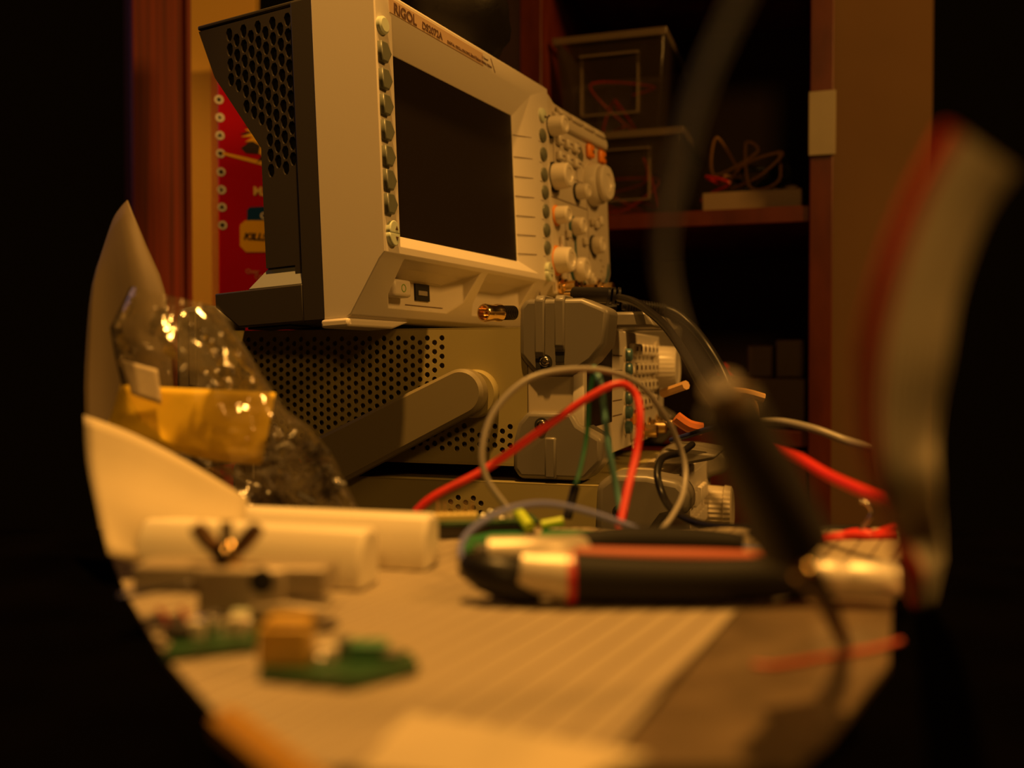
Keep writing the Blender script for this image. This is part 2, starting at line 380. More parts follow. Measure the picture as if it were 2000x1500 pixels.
poly_px('burst_shadow', [(470, 290), (500, 268), (468, 262), (498, 255), (475, 245), (520, 250), (540, 300), (500, 320), (512, 302), (480, 300)], blk, -1.4)
poly_px('burst', [(478, 278), (494, 268), (470, 268), (492, 260), (478, 254), (505, 250), (540, 262), (560, 300), (520, 310), (505, 300), (508, 285), (494, 277)], yel, -1.6)
poly_px('blue_panel', [(482, 411), (487, 405), (560, 402), (560, 436), (482, 436)], blu, -1.4)
poly_px('yellow_panel', [(468, 440), (478, 431), (560, 431), (560, 492), (480, 493), (468, 480)], yel, -1.6)
def tx_px(s, px, py, size, m, y, **k):
    x, z = bx_px(px, py); return text(s, size, m, bxo, T(x, y, z) @ FRONT, **k)
tx_px('MAX', 494, 381, 10.5, mat('pale_yellow_ink', (.8, .6, .2), .4), -1.5, bold=.35)
tx_px('C', 508, 427, 7.5, wht, -1.7, bold=.3)
tx_px('KILLS', 475, 468, 8.4, blk, -1.9, bold=.3, shear=.25)
tx_px('Over', 479, 534, 5.6, mat('faint_ink', (.7, .35, .2), .4), -1.5)
tx_px('Of', 497, 545, 5.6, MATS['faint_ink'], -1.5)

# ------------------------------------------------------------------ oscilloscope
sc_o = thing('oscilloscope', 'cream bench oscilloscope with a large dark screen, leaning back on top of the stacked instruments', 'oscilloscope', (-.0654, .5633, .1402), 63.28, 2.73)
S = sc_o; S.scale = (.96, .96, .96); bpy.context.view_layer.update()
# bezel block with screen recess and two pockets
prof = [(-3, 142), (-3, -13), (1, -17), (23, -48), (27, -50), (43, -50), (43, 146), (2, 146)]
b = MB(); b.prism(prof, 'x', -20, 222)
bez = b.obj('bezel', M['bezel'], S, smooth=0)
cutters = []
def cutter(rings): 
    c = MB().loft(rings).obj('cutter', M['bezel'], None, smooth=0); c.parent = S; c.matrix_parent_inverse.identity(); cutters.append(c)
def rect(x0, x1, z0, z1, y): return [(x0, y, z0), (x1, y, z0), (x1, y, z1), (x0, y, z1)]
cutter([rect(-3.5, 191, -9.5, 131, -5), rect(-3, 190, -9, 130, -3.2), rect(0, 172, 0, 111, 6), rect(0, 172, 0, 111, 9)])
def pocket(x0, x1):
    cutter([rect(x0-6, x1, -47, -14, -8), rect(x0-2, x1-3, -44, -18, 14), rect(x0+8, x1-22, -42, -24, 21)])
pocket(9, 103); pocket(116, 190)
bpy.context.view_layer.update()
cut(bez, cutters); bev(bez, 1.6, 3, 28)
MB().box(-1, 173, 6.2, 8, -1, 112).obj('screen', M['screen'], S, smooth=0)
# seams between the right-hand label tabs
for z in (96, 79.5, 64.5, 49.5, 34.5, 20, 5.5):
    b = MB(); b.loft([[(172.5, 5.2, z+.2), (189, -2.6, z+.2), (205, -3.15, z+.2), (205, -3.0, z+.2), (189, -2.35, z+.2), (172.5, 5.45, z+.2)], [(172.5, 5.2, z+.6), (189, -2.6, z+.6), (205, -3.15, z+.6), (205, -3.0, z+.6), (189, -2.35, z+.6), (172.5, 5.45, z+.6)]])
    b.obj('seam', M['ink'], S, smooth=0)
# left keys
kz = [104, 88, 73, 58, 43, 29, 15]
def left_key(z):
    pl = [(-4.2, -5), (1, -5.2), (4.6, 0), (1, 5.2), (-4.2, 5)]
    m = T(-13.8, -4.2, z) @ FRONT
    me = curve_mesh('key', [pl], 2.4, .8, m); me.materials.append(M['key']); ob = bpy.data.objects.new('menu_key', me); COL.objects.link(ob); ob.parent = S
    me.polygons.foreach_set('material_index', [0]*len(me.polygons)); return ob
k0 = left_key(104)
k0.data.materials.clear(); k0.data.materials.append(M['key'])
for z in kz[1:]:
    c = k0.copy(); COL.objects.link(c); c.parent = S; c.location = (0, 0, (z-104)*.001)
b = MB(); b.lathe([(5.4, 0), (5.2, 2.2), (4, 3.2)], (-14, -3, 120), (0, -1, 0), 24); b.obj('round_key', M['keyl'], S, label='pale green round key')
def rocker(x, z):
    for s in (1, -1):
        pl = [(x+4.6*math.cos(a), z+s*(.7+4.6*math.sin(a)*1.35)) for a in [math.pi*i/12 for i in range(13)]]
        q = plate('page_key', [pl], 2.2, M['keyl'], S, fm(-4.2), .7); q['label'] = 'pale green half-round key'
        plate('arrow_mark', [[(x+.2, z+s*2), (x+3, z+s*2), (x+1.6, z+s*4.4)]], .2, M['ink'], q, fm(-6.2))
rocker(-12.8, -2); rocker(207.5, -6)
# right keys
b = MB(); b.lathe([(5.6, 0), (5.4, 1.6), (3.2, 2.6), (0, 2.9)], (208, -3, 102), (0, -1, 0), 10)
rk = b.obj('menu_key', M['key'], S)
for z in (87, 71, 57, 42, 27, 13):
    c = rk.copy(); COL.objects.link(c); c.parent = S; c.location = (0, 0, (z-102)*.001)
b = MB(); b.lathe([(5.6, 0), (5.4, 2), (3.6, 3), (0, 3.2)], (208.5, -3, 118), (0, -1, 0), 24); b.obj('round_key', M['keyl'], S, label='pale green round key')
MB().box(207, 211, -6.9, -6.1, 116, 117).obj('key_mark', M['ink'], S)
# header strip and lettering
b = MB(); b.prism([(-3.15, 130.5), (-3.6, 131), (-3.6, 139.5), (-3.15, 140)], 'x', -5, 112)
b.obj('header_strip', mat('header_tan', (.46, .33, .22), .45), S, smooth=0)
def st(s, x, z, size, **k): return text(s, size, M['ink'], S, T(x, -3.7, z) @ FRONT, **k)
st('RIGOL', -1, 131.8, 8.8, bold=.25, sx=1.0)
st('DS2072A', 31, 132.3, 6.4, bold=.12)
st('DIGITAL OSCILLOSCOPE', 62, 132.3, 2.7)
st('UltraVision', 92, 132.2, 3.6, bold=.05)
st('2 Channel', 110, 136, 2.3); st('70MHz 2GSa/s', 109, 132.3, 2.6)
plate('header_slash', [[(124, 139.6), (125, 139.6), (131, 131), (130, 131)]], .2, M['ink'], S, fm(-3.2))
# power button, usb port, chin marks
b = MB(); b.box(11, 31, 12, 22, -36, -25); pb = b.obj('power_button', M['bezel'], S, bevel=2)
plate('power_symbol', [circ(21.5, -30.5, 2.6, 18), circ(21.5, -30.5, 2.0, 18)], .2, mat('green_print', (.2, .35, .05), .5), pb, fm(11.9))
b = MB(); b.box(47.5, 65, 19.6, 21.3, -36, -25)
up = b.obj('usb_port', M['matte'], S, bevel=.2)
MB().box(50, 61, 18.9, 19.7, -32.5, -29.5).obj('usb_tongue', M['wire_grey'], up)
b = MB()
for z0, z1, x0, x1 in ((-39.6, -39.2, 36, 92), (-23.6, -23.2, 36, 80)): b.box(x0, x1, 20.4, 20.7, z0, z1)
b.obj('port_outline', M['ink'], S, smooth=0)
plate('warning_mark', [[(200, -27), (206, -27), (203, -21)], [(201.6, -26), (204.4, -26), (203, -23)]], .2, M['ink'], S, T(0, 2.5, 0) @ Matrix.Rotation(0, 4, 'X') @ FRONT)
# side housing (dark) with honeycomb vents on the left
x0 = -14
b = MB(); side = [(46, 145), (46, -50), (70, -48), (70, -14), (92, -14), (92, 62), (128, 113), (140, 145)]
b.prism(side, 'x', x0+3, 222); hs = b.obj('housing', M['matte'], S, smooth=0)
b = MB(); b.prism([(46, 128), (46, -14), (118, -8), (118, 118)], 'x', 222, 345); b.obj('housing_right', M['dark'], S, bevel=4)
outer = [(46, 145), (46, -48), (68, -48), (68, -14), (91, -14), (91, 62), (127, 113), (139, 145)]
holes = []
for i in range(14):
    for j in range(9):
        y = 66 + j*5.9; z = 138 - i*9.6 - (4.8 if j % 2 else 0)
        if y > 88 and z < 62 + (y-88)*1.45 + 8: continue
        if z < 33 + (66+12-y)*1.6 and y < 84: 
            if z < 40: continue
        if z < 44: continue
        if y > 130: continue
        holes.append([(y-1.2, z+4.1), (y+1.2, z+4.1), (y+2.5, z+1.8), (y+2.5, z-1.8), (y+1.2, z-4.1), (y-1.2, z-4.1), (y-2.5, z-1.8), (y-2.5, z+1.8)])
sp_ = plate('vent_panel', [outer]+holes, 2.4, M['dark'], S, Matrix.Translation((x0*.001+.0012, 0, 0)) @ SIDEX)
b = MB(); b.prism([(43, 146), (43, -50), (60, -50), (60, 146)], 'x', x0-4.4, x0+.2); b.obj('side_rib', M['dark'], S, bevel=.8)
b = MB(); b.prism([(60, -26.5), (131, -27), (131, -36), (112, -50), (60, -50)], 'x', x0-4, 222)
b.obj('base', M['dark'], S, bevel=1)
b = MB(); b.loft([[(60, -27), (104, -27), (92, -14), (60, -14)], [(60, -27), (104, -27), (92, -14), (60, -14)]]) if 0 else b.loft([[(x0-3, 60, -26.6), (x0-3, 104, -26.6), (x0+60, 104, -26.6), (x0+60, 60, -26.6)], [(x0+2.6, 60, -13.5), (x0+2.6, 91, -13.5), (x0+60, 91, -13.5), (x0+60, 60, -13.5)]])
b.obj('ledge', mat('blue_lit_plastic', (.30, .32, .36), .35), S, bevel=.6, label='sloping ledge coloured as if catching bluish light')  # bluish reflected light put into the ledge colour, paler than the base
b = MB(); b.prism([(46, 146), (46, 149), (140, 149), (140, 146)], 'x', x0, 300); b.obj('top_cover', M['dark'], S, bevel=1)
# front foot and rear feet
b = MB(); b.prism([(-22, -50), (8, -50), (46, -50), (26, -55.2), (-22, -55.2)], 'y', 24, 44); b.obj('front_foot', M['bezel'], S, bevel=1.5)
MB().box(-10, 12, 78, 112, -51.3, -50).obj('rear_foot', M['black'], S, bevel=2)
MB().box(186, 206, 24, 44, -55, -50).obj('front_foot', M['bezel'], S, bevel=1.5)
# control panel
b = MB()
pl = [(222, -21), (333, -17), (349, 4), (351, 100), (349, 118), (340, 127), (300, 131), (236, 134), (228, 138), (222, 140)]
cp = plate('control_panel', [pl], 44, M['panel'], S, fm(21.5), 1.2)
b = MB(); b.prism([(-1.5, 128), (-5.5, 126), (-6.5, 121), (-5.5, 117), (-1.2, 115.5)], 'x', 232, 346); b.obj('button_bar', M['panel'], S, bevel=1.2)
for x in (238, 264, 290, 316):
    b = MB(); b.prism([(-2, 133), (-6, 131), (-8.5, 125.5), (-3, 124)], 'x', x, x+22); b.obj('menu_bar_key', M['panel'], S, bevel=1.5)
def groove(x0_, x1_, z0_, z1_): MB().box(x0_, x1_, -1.85, -1.5, z0_, z1_).obj('panel_line', M['ink'], S, smooth=0)
groove(222.5, 223.4, -20, 138); groove(232, 232.6, 60, 112); groove(222, 300, 56, 56.8); groove(222, 300, 78, 78.6); groove(300, 300.6, -14, 78); groove(250, 250.6, -14, 44); groove(224, 348, -3, -2.4)
plate('arch_print', [circ(290, 84, 11, 24), circ(290, 84, 10.3, 24)], .2, M['ink'], S, fm(-1.7))
def knob(x, z, r, h, name='knob', m=None, ringm=None, taper=.9):
    h *= .72
    b = MB(); b.lathe([(r*.96, 2.0), (r, 3.2), (r*taper, h-1.4), (r*taper-1.2, h), (r*.55, h), (r*.45, h-1.0), (0, h-1.1)], (x, -1.4, z), (0, -1, 0), 40)
    q = b.obj(name, m or M['knob'], S, smooth=32)
    b = MB(); b.lathe([(r*1.12, 0), (r*1.12, 1.4), (r*.98, 2.1)], (x, -1.4, z), (0, -1, 0), 40); b.obj('knob_ring', ringm or M['matte'], q)
    return q
knob(226, 113, 8.2, 21)
knob(230, 73, 11.0, 21)
knob(277, 68, 7.0, 17)
yr = mat('amber_ring', (.8, .28, .02), .35); br = mat('teal_ring', (.02, .10, .11), .35)
knob(232, 42, 7.6, 17, ringm=yr); knob(266, 37, 8, 16, ringm=br); knob(310, 26, 8.2, 15)
knob(229, 5, 11, 20, ringm=yr); knob(268, 1, 10.5, 16, ringm=br); knob(298, -4, 5, 8, ringm=M['panel'])
b = MB(); b.lathe([(19, 0), (19, 2), (17.8, 9.5), (16.5, 11)], (312, -1.4, 80), (0, -1, 0), 48); q = b.obj('jog_wheel', M['knob'], S, smooth=32)
b = MB(); b.lathe([(15, 11), (16, 12), (15.8, 15), (14.3, 17), (8, 17), (6.8, 15.8), (0, 15.6)], (312, -1.4, 80), (0, -1, 0), 48); b.obj('shuttle_dial', M['knob'], q, smooth=32)
b = MB(); b.lathe([(3.4, 16.6), (3.2, 17.2), (1.8, 16.4), (0, 16.3)], (312+11, -1.6, 80), (0, -1, 0), 24); b.obj('finger_dimple', M['knob'], q)
for z in (105, 92):
    for x in (241, 258, 275):
        b = MB(); b.box(x-5, x+5, -6.2, -1.6, z-3.8, z+3.8); q = b.obj('function_key', M['keyl'] if 0 else M['knob'], S, bevel=1.6, seg=3)
        MB().box(x-.5, x+3.4, -6.5, -6.1, z-.8, z+.4).obj('key_mark', M['ink'], q)
plate('softkey_print', [[(283, 99), (294, 97), (297, 103), (292, 110), (284, 112)]], .2, M['key'], S, fm(-1.75))
for x in (308, 336):
    b = MB(); b.box(x-6.5, x+6.5, -6, -1.6, 103, 115); q = b.obj('run_key', M['orange'], S, bevel=2.4, seg=3, label='orange key')
    MB().box(x+.5, x+4, -6.3, -5.9, 107, 110).obj('key_mark', M['ink'], q)
for x, z, w_, h_, m in ((252, 29, 8, 7, 'panel'), (289, 27, 8, 7, 'panel'), (238, 20, 5, 12, 'bezel'), (252, 12, 7, 5, 'frame'), (289, 10, 8, 6, 'frame'), (318, 45, 8, 7, 'panel'), (328, 50, 7, 8, 'knob'), (307, 46, 7, 6, 'frame')):
    b = MB(); b.box(x-w_/2, x+w_/2, -5.4, -1.6, z-h_/2, z+h_/2); b.obj('function_key', M[m], S, bevel=1.4, seg=2)
MB().box(268, 272, -2, -1.5, 10, 30).obj('channel_print', br, S, bevel=.5)
for i in range(6): MB().box(326+(i % 2)*5, 329+(i % 2)*5, -1.9, -1.5, 14-i*5, 15-i*5).obj('label_print', M['ink'], S, smooth=0)
plate('corner_print', [[(334, -6), (341, 3), (345, 14), (347, 12), (347, 4), (336, -10)]], .2, br, S, fm(-1.8))
for x in (236, 278, 320):
    b = MB(); b.lathe([(8.5, 0), (8.5, 1.5), (6.4, 2), (6.4, 5), (4.8, 5), (4.8, 14), (3.8, 14), (3.6, 6), (0, 6)], (x, -1.4, -16+ (4 if x == 320 else 0)), (0, -1, 0), 24)
    b.obj('bnc_socket', M['gold'], S)
b = MB(); b.lathe([(10, 0), (10, 1)], (278, -1.6, -13), (0, -1, 0), 24); b.obj('socket_ring', br, S)

# black bag on top of the scope
b = MB(1)
cc = P(868, 30, .70); rings = []
for i in range(17):
    a = math.pi*i/16 - math.pi/2; ring = []
    for k in range(28):
        t_ = 2*math.pi*k/28
        p = Vector((math.cos(a)*math.cos(t_)*.052, math.cos(a)*math.sin(t_)*.055, math.sin(a)*.042))
        p *= 1 + .16*noise.noise(p*30) + .05*noise.noise(p*90)
        ring.append(cc + Vector((p.x, p.y + .008, p.z)))
    rings.append(ring)
b.loft(rings); bag = b.obj('black_pouch', mat('black_leather', (.010, .008, .009), .55, spec=.25, bump=.3, bscale=200), smooth=60)
tag(bag, 'rounded black pouch lying on top of the oscilloscope', 'pouch')

# ------------------------------------------------------------------ middle and lower bench instruments
def perforated(name, parent, outer, inside, cx0, m, y, th=1.0):
    holes = []; p = 5.6
    for i in range(-70, 10):
        for j in range(0, 22):
            x = i*p*.866 + cx0; z = 5 + j*p + (p/2 if i % 2 else 0)
            if inside(x, z): holes.append(circ(x, z, 1.72, 12))
    return plate(name, [outer]+holes, th, m, parent, fm(y))
def bumper_xy(x0, x1, ytop, z0, z1): pass
def instrument(name, label, loc, yaw, WD, knobpos, kind):
    I = thing(name, label, 'test instrument', loc, yaw)
    # side panel, perforated
    if kind == 'gen':
        ins = lambda x, z: (x > -226 and x < -82 and 12 < z < 82.5 and not ((x+62)**2+(z-47)**2 < 26**2)) or (x > -110 and x < -40 and 13 < z < 28 and ((x+62)**2+(z-47)**2 > 21**2)) 
    else:
        ins = lambda x, z: (-128 < x < -100 and 70 < z < 97 and (x+112)**2+(z-82)**2 < 15**2)
    perforated('side_panel', I, [(-240, 5), (-30, 5), (-30, 86.5 if kind == 'gen' else 105), (-240, 86.5 if kind == 'gen' else 105)], ins, -2, M['greyb'], 0)
    top = 86.5 if kind == 'gen' else 105
    b = MB(); b.box(-262, -2, -.5, WD, top-1.2, top); b.obj('top_cover', M['greyb'], I, bevel=.4)
    b = MB(); b.box(-262, -2, -.5, WD, 4, 5.2); b.obj('base_plate', M['greyb'], I)
    b = MB(); b.box(-262, -30, 4.5, WD-1, 6, top-2)
    b.obj('inner_chassis', mat('inner_chassis_metal', (.20, .17, .13), .5, metal=.3, var=.5, scale=35), I, smooth=0)
    # front frame and face
    b = MB(); b.box(-30, -1.5, -.6, WD, 4.5, top+.5); b.obj('front_frame', M['frame'], I, bevel=1.2)
    face = [(3, 7), (WD-3, 7), (WD, 12), (WD, top-6), (WD-6, top), (6, top), (0, top-6), (0, 12)]
    FX = Matrix(((0,0,1,0),(1,0,0,0),(0,1,0,0),(0,0,0,1)))
    plate('front_face', [face], 5, M['bezel'], I, Matrix.Translation((.001, 0, 0)) @ FX, 1)
    return I
def bumpers(I, z_lo, z_top, xs, WD, front=True, style='gen'):
    # each corner bumper is a rubber block with ribs and a screw
    for far in (0, 1):
        ys = -4.5 if not far else WD+4.5; yi = 24 if not far else WD-24
        ya, yb = min(ys, yi), max(ys, yi)
        def put(name, poly, bv=3):
            b = MB(); b.prism(poly, 'y', ya, yb); return b.obj(name, M['bump'], I, bevel=bv, seg=3)
        if front:
            if style == 'gen':
                q = put('corner_bumper', [(-34, 70), (-31, 66), (-24, 58), (-2, 58), (10, 66), (18, 76), (20, 96), (16, 98), (4, 103), (-30, 103), (-34, 98)])
                r = put('corner_bumper', [(-38, 3), (-38, 18), (-35, 30), (-29, 37), (-2, 37), (2, 30), (16, 22), (16, 8), (6, -3), (-34, -3)])
                ribs = ((-24, 68, 105), (-12, 72, 105)); screws = ((-18, 66), (-20, 29)); lrib = (-18, -2, 22)
            else:
                q = put('corner_bumper', [(-34, 82), (-30, 74), (-4, 74), (6, 88), (20, 92), (20, 104), (14, 110), (-4, 113), (-24, 113), (-33, 106)], 6)
                r = put('corner_bumper', [(-38, 3), (-38, 30), (-29, 38), (-2, 38), (16, 24), (16, 4), (10, .5), (-34, .5)])
                ribs = (); screws = ((-19, 91),); lrib = None
            if not far:
                for x, z0, z1 in ribs:
                    b = MB(); b.prism([(ys+.5, z0), (ys-2.2, z0+3), (ys-2.2, z1-3), (ys+.5, z1), (ys+20, z1), (ys+20, z1-4), (ys+3, z1-6), (ys+3, z0)], 'x', x, x+6); b.obj('rib', M['bump'], q, bevel=1)
                    MB().box(x+.4, x+5.6, ys-.5, ys+1, z0-6, z0).obj('rib_slot', M['matte'], q)
                if lrib:
                    x, z0, z1 = lrib; MB().box(x, x+7, ys-2, ys+2, z0, z1).obj('rib', M['bump'], r, bevel=1.2)
                for i, (x, z) in enumerate(screws):
                    pr = (q, r)[i]
                    b = MB(); b.lathe([(4.4, -.3), (4.4, .25), (3.4, .3)], (x, ys, z), (0, -1, 0), 28); b.obj('screw_recess', M['matte'], pr)
                    b = MB(); b.lathe([(3.1, 0), (3.0, .9), (2.2, 1.5), (1.3, 1.5), (1.1, .8), (0, .7)], (x, ys, z), (0, -1, 0), 24); b.obj('screw', M['steel'], pr)
        for z0, z1 in ((z_top-48, z_top+15), (z_lo, z_lo+40)):
            b = MB(); b.prism([(-238, z0+12), (-246, z0), (-272, z0), (-274, z0+4), (-274, z1-6), (-268, z1), (-242, z1), (-236, z1-6)], 'y', ya, yb)
            o_ = b.obj('rear_bumper', M['bump'], I, bevel=4, seg=3)
            if not far: MB().box(-262, -256, ys-2, ys+3, z0+10, z1-3).obj('rib', M['bump'], o_, bevel=1)
gen_loc = (.0378, .5665, 0)
I = instrument('function_generator', 'middle instrument of the stack, grey with perforated side, corner bumpers and carry handle', gen_loc, -18, 285, None, 'gen')
bumpers(I, -3.5, 88, None, 285)
FXm = lambda x: Matrix.Translation((x*.001, 0, 0)) @ Matrix(((0,0,1,0),(1,0,0,0),(0,1,0,0),(0,0,0,1)))
MB().box(4.3, 5.0, 6, 74, 27, 84).obj('screen', M['screen'], I, smooth=0)
for z in (30, 40, 50, 60, 70): MB().box(4.2, 4.7, 78, 108, z, z+.7).obj('seam', M['ink'], I, smooth=0)
for z in (20.5, 31, 41, 51, 61, 71):
    b = MB(); b.lathe([(5.6, 0), (5.4, .8)], (4.4, 119, z), (1, 0, 0), 20); q = b.obj('key_surround', M['knob'], I)
    b = MB(); b.lathe([(4.6, .8), (4.4, 4.2), (3.2, 5)], (4.4, 120.5, z), (1, 0, 0), 20); b.obj('soft_key', M['teal'], q)
for r_, z in enumerate((75, 61.5, 48.5, 36)):
    for c_ in range(6):
        b = MB(); y = 138 + c_*17
        b.box(4.2, 9.5, y-7, y+7, z-4.4, z+4.4); q = b.obj('key', M['knob'], I, bevel=1.6, seg=2)
        MB().box(9.4, 9.8, y-2, y+2.5, z-1, z+2.2).obj('key_mark', M['ink'], q)
for r_, z in enumerate((25, 14)):
    for c_ in range(3): 
        MB().box(4.2, 8, 137+c_*16, 147+c_*16, z-4, z+4).obj('lit_key', yr if c_ < 2 and r_ == 0 else M['panel'], I, bevel=1.5)
b = MB(); b.lathe([(21, 0), (21, 1.6), (19, 2)], (4.5, 246, 62), (1, 0, 0), 40); q0 = b.obj('knob_ring', M['panel'], I)
b = MB(); b.lathe([(17.5, 2), (17, 15), (16, 18), (14.5, 18.5), (13, 17.5), (0, 17.2)], (4.5, 246, 62), (1, 0, 0), 60, flute=.02); b.obj('knob', M['knob'], I, smooth=25)
for y in (170, 212, 250):
    b = MB(); b.lathe([(8, 0), (8, 1.5), (6.2, 2), (6.2, 5), (4.8, 5.2), (4.8, 14), (3.9, 14), (3.7, 6), (0, 6)], (4.5, y, 15), (1, 0, 0), 24); b.obj('bnc_socket', M['gold'], I)
b = MB(); b.lathe([(5, 0), (5, 1)], (4.5, 148, 8), (1, 0, 0), 24); q = b.obj('channel_badge', wht, I)
text('2', 6.5, blk, q, Matrix.Translation((.0057, .1462, .0057)) @ Matrix(((0,0,1,0),(1,0,0,0),(0,1,0,0),(0,0,0,1))), name='numeral')
for k, y in enumerate((60, 120)):
    b = MB(); b.prism([(0, 88), (6, 98), (30, 98), (36, 88)], 'y', y, y+34); b.obj('top_clip', M['bump'], I, bevel=2)
b = MB(); b.prism([(-6, 86), (4, 86), (7, 92), (4, 98), (-6, 98)], 'y', 20, 110); b.obj('top_lip', M['bezel'], I, bevel=1.5)
# carry handle: hub and arm
b = MB(); b.lathe([(14.5, 0), (14.5, 6), (13.5, 7.5)], (-62, 0, 47), (0, -1, 0), 48)
hub = b.obj('handle_hub', M['greyb'], I)
ang = math.atan2(50-19, 62+10)
b = MB()
def arm_ring(y, g):
    pts = []; A = Vector((-66, 48)); Bv = Vector((-168, -2)); d = (Bv-A).normalized(); n_ = Vector((-d.y, d.x))
    for i in range(17):
        a = -math.pi/2 + math.pi*i/16; q_ = A - d*math.cos(a)*(14*g) + n_*math.sin(a)*(14*g); pts.append((q_.x, y, q_.y))
    for s in (1, -1): q_ = Bv + n_*s*(16.5*g); pts.append((q_.x, y, q_.y))
    return pts
b.loft([arm_ring(-7, .94), arm_ring(-8, 1), arm_ring(-16, 1), arm_ring(-18.5, .86)]); b.obj('handle_arm', mat('handle_grey', (.20, .17, .10), .5), I, smooth=30)
b = MB(); b.box(-186, -160, -18, 292, -2, 9)
# ---- lower instrument
I = instrument('bench_multimeter', 'lowest instrument of the stack, mostly hidden behind the desk edge, with a ribbed knob', (.0804, .546, BENCH), -18, 232, None, 'mm')
bumpers(I, 0, 100, None, 232, style='mm')
MB().box(4.3, 5.0, 8, 110, 30, 92).obj('screen', M['screen'], I, smooth=0)
for r_, z in enumerate((83, 66, 50)):
    for c_ in range(5):
        b = MB(); y = 124 + c_*13.5; b.box(3.2, 8.5, y-5.5, y+5.5, z-5.5, z+5.5); b.obj('key', M['panel'], I, bevel=1.2)
b = MB(); b.lathe([(22, 0), (22, 2), (20, 2.4)], (3.6, 196, 66), (1, 0, 0), 40); b.obj('knob_ring', M['panel'], I)
b = MB(); b.lathe([(17.5, 2), (17, 15), (18, 16), (17.5, 21), (15, 22), (0, 21.6)], (3.6, 196, 66), (1, 0, 0), 60, flute=.035); b.obj('knob', M['frame'], I, smooth=20)
b = MB(); b.prism([(-20, 104), (2, 104), (5, 99), (2, 108), (-20, 112)], 'y', 120, 225); b.obj('top_lip', M['bezel'], I, bevel=1)
# flat grey boot resting on top at right
b = MB(); b.prism([(-12, 112.5), (10, 112.5), (26, 116), (28, 119), (12, 121), (-6, 121)], 'y', 62, 130)
o = b.obj('rubber_foot', M['bump'], bevel=2.5, seg=3); o.matrix_world = I.matrix_world.copy() if 0 else Matrix.Translation((.0804, .546, BENCH)) @ Matrix.Rotation(R(-18), 4, 'Z')
tag(o, 'flat grey rubber piece lying on the front top of the lowest instrument', 'rubber piece')

# ------------------------------------------------------------------ cables and connectors around the stack
def wire(name, label, pts, r, m, cat='wire', seg=8, rf=None, n=12):
    b = MB(1); b.tube([P(*p) for p in pts], r, n, seg, rf); return tag(b.obj(name, m, smooth=60), label, cat)
bc = thing('bnc_plug', 'gold coaxial plug lying loose on the middle instrument behind its top bumper', 'plug', (0, 0, 0))
a = P(944, 611, .590); c = P(1030, 611, .62); d = (c-a).normalized()*1000; a_ = a*1000
b = MB(); b.lathe([(2.8, 6), (4.1, 6), (4.3, 0), (5.2, 0), (5.6, 1), (5.3, 5), (4.9, 9), (5.3, 11), (5.5, 13), (5.5, 14.5), (4.6, 15)], a_, d, 32); b.obj('shell', M['gold'], bc, smooth=35)
b = MB(); b.lathe([(.9, 1), (.9, 7)], a_, d, 10); b.obj('centre_pin', M['gold'], bc)
b = MB(); b.lathe([(r_, h_) for k in range(8) for r_, h_ in ((4.6, 15+k*1.6), (4.6, 15.8+k*1.6), (3.9, 15.9+k*1.6), (3.9, 16.5+k*1.6))], a_, d, 24); b.obj('strain_relief', M['black'], bc, smooth=30)
b = MB(1); b.tube([c - d*.0000, P(1060, 610, .64), P(1120, 606, .67), P(1200, 600, .69)], .003, 12); b.obj('cable', M['black'], bc)

pr = thing('probe_cable', 'black probe plug and glossy cable arching down from the oscilloscope input', 'cable', (0, 0, 0))
b = MB(1); b.tube([P(1122, 575, .66), P(1200, 577, .64)], .0052, 20, 4); b.obj('plug_body', M['black'], pr)
for k in range(3):
    b = MB(1); b.tube([P(1186+k*10, 578, .64), P(1191+k*10, 578.5, .64)], .0058, 20, 2); b.obj('plug_ring', M['black'], pr)
b = MB(1); b.tube([P(1108, 576, .665), P(1122, 575, .66)], .0035, 20, 2); b.obj('plug_collar', M['gold'], pr)
b = MB(1); b.tube([P(1208, 581, .635), P(1235, 588, .62), P(1262, 604, .60), P(1300, 638, .57), P(1335, 688, .54), P(1368, 748, .50), P(1400, 800, .46), P(1440, 900, .42), P(1500, 1000, .39), P(1540, 1040, .38)], .0026, 14, 10); b.obj('cable', M['black'], pr)
pr = thing('ribbed_cable', 'black cable with ribbed strain relief behind the glossy probe cable', 'cable', (0, 0, 0))
b = MB(1); n_ = 15
for k in range(n_):
    s = k/n_; b.tube([P(1222+s*80, 598+6*s, .68), P(1222+(s+.045)*80, 598+6*(s+.045), .68)], .0058-.002*s, 16, 2)
b.obj('strain_relief', M['black'], pr)
b = MB(1); b.tube([P(1215, 597, .68), P(1300, 604, .68), P(1345, 632, .67), P(1385, 680, .66), P(1420, 745, .64), P(1450, 850, .62), P(1470, 980, .60)], .0030, 14, 8); b.obj('cable', M['black'], pr)

wire('jumper_wire', 'bright red wire bent to a peak before the instrument stack', [(812, 1000, .375), (850, 968, .375), (950, 915, .378), (1060, 838, .385), (1150, 776, .385), (1208, 750, .385), (1240, 768, .385), (1250, 810, .38), (1244, 880, .375), (1225, 960, .365), (1208, 1040, .355)], .00155, M['wire_red'])
wire('jumper_wire', 'grey wire in a wide arch over the red wire', [(1010, 1012, .37), (985, 985, .37), (948, 930, .37), (943, 870, .372), (968, 800, .376), (1030, 742, .38), (1110, 722, .385), (1190, 726, .39), (1250, 752, .40), (1290, 800, .41), (1318, 850, .42), (1338, 910, .42), (1334, 965, .41), (1312, 1010, .395), (1290, 1036, .385)], .00125, M['wire_grey'])
wire('jumper_wire', 'thin pale teal wire hanging in front of the middle instrument face', [(1160, 718, .40), (1172, 745, .39), (1180, 800, .39), (1190, 880, .385), (1205, 960, .385), (1218, 1030, .38)], .0013, M['wire_teal'])
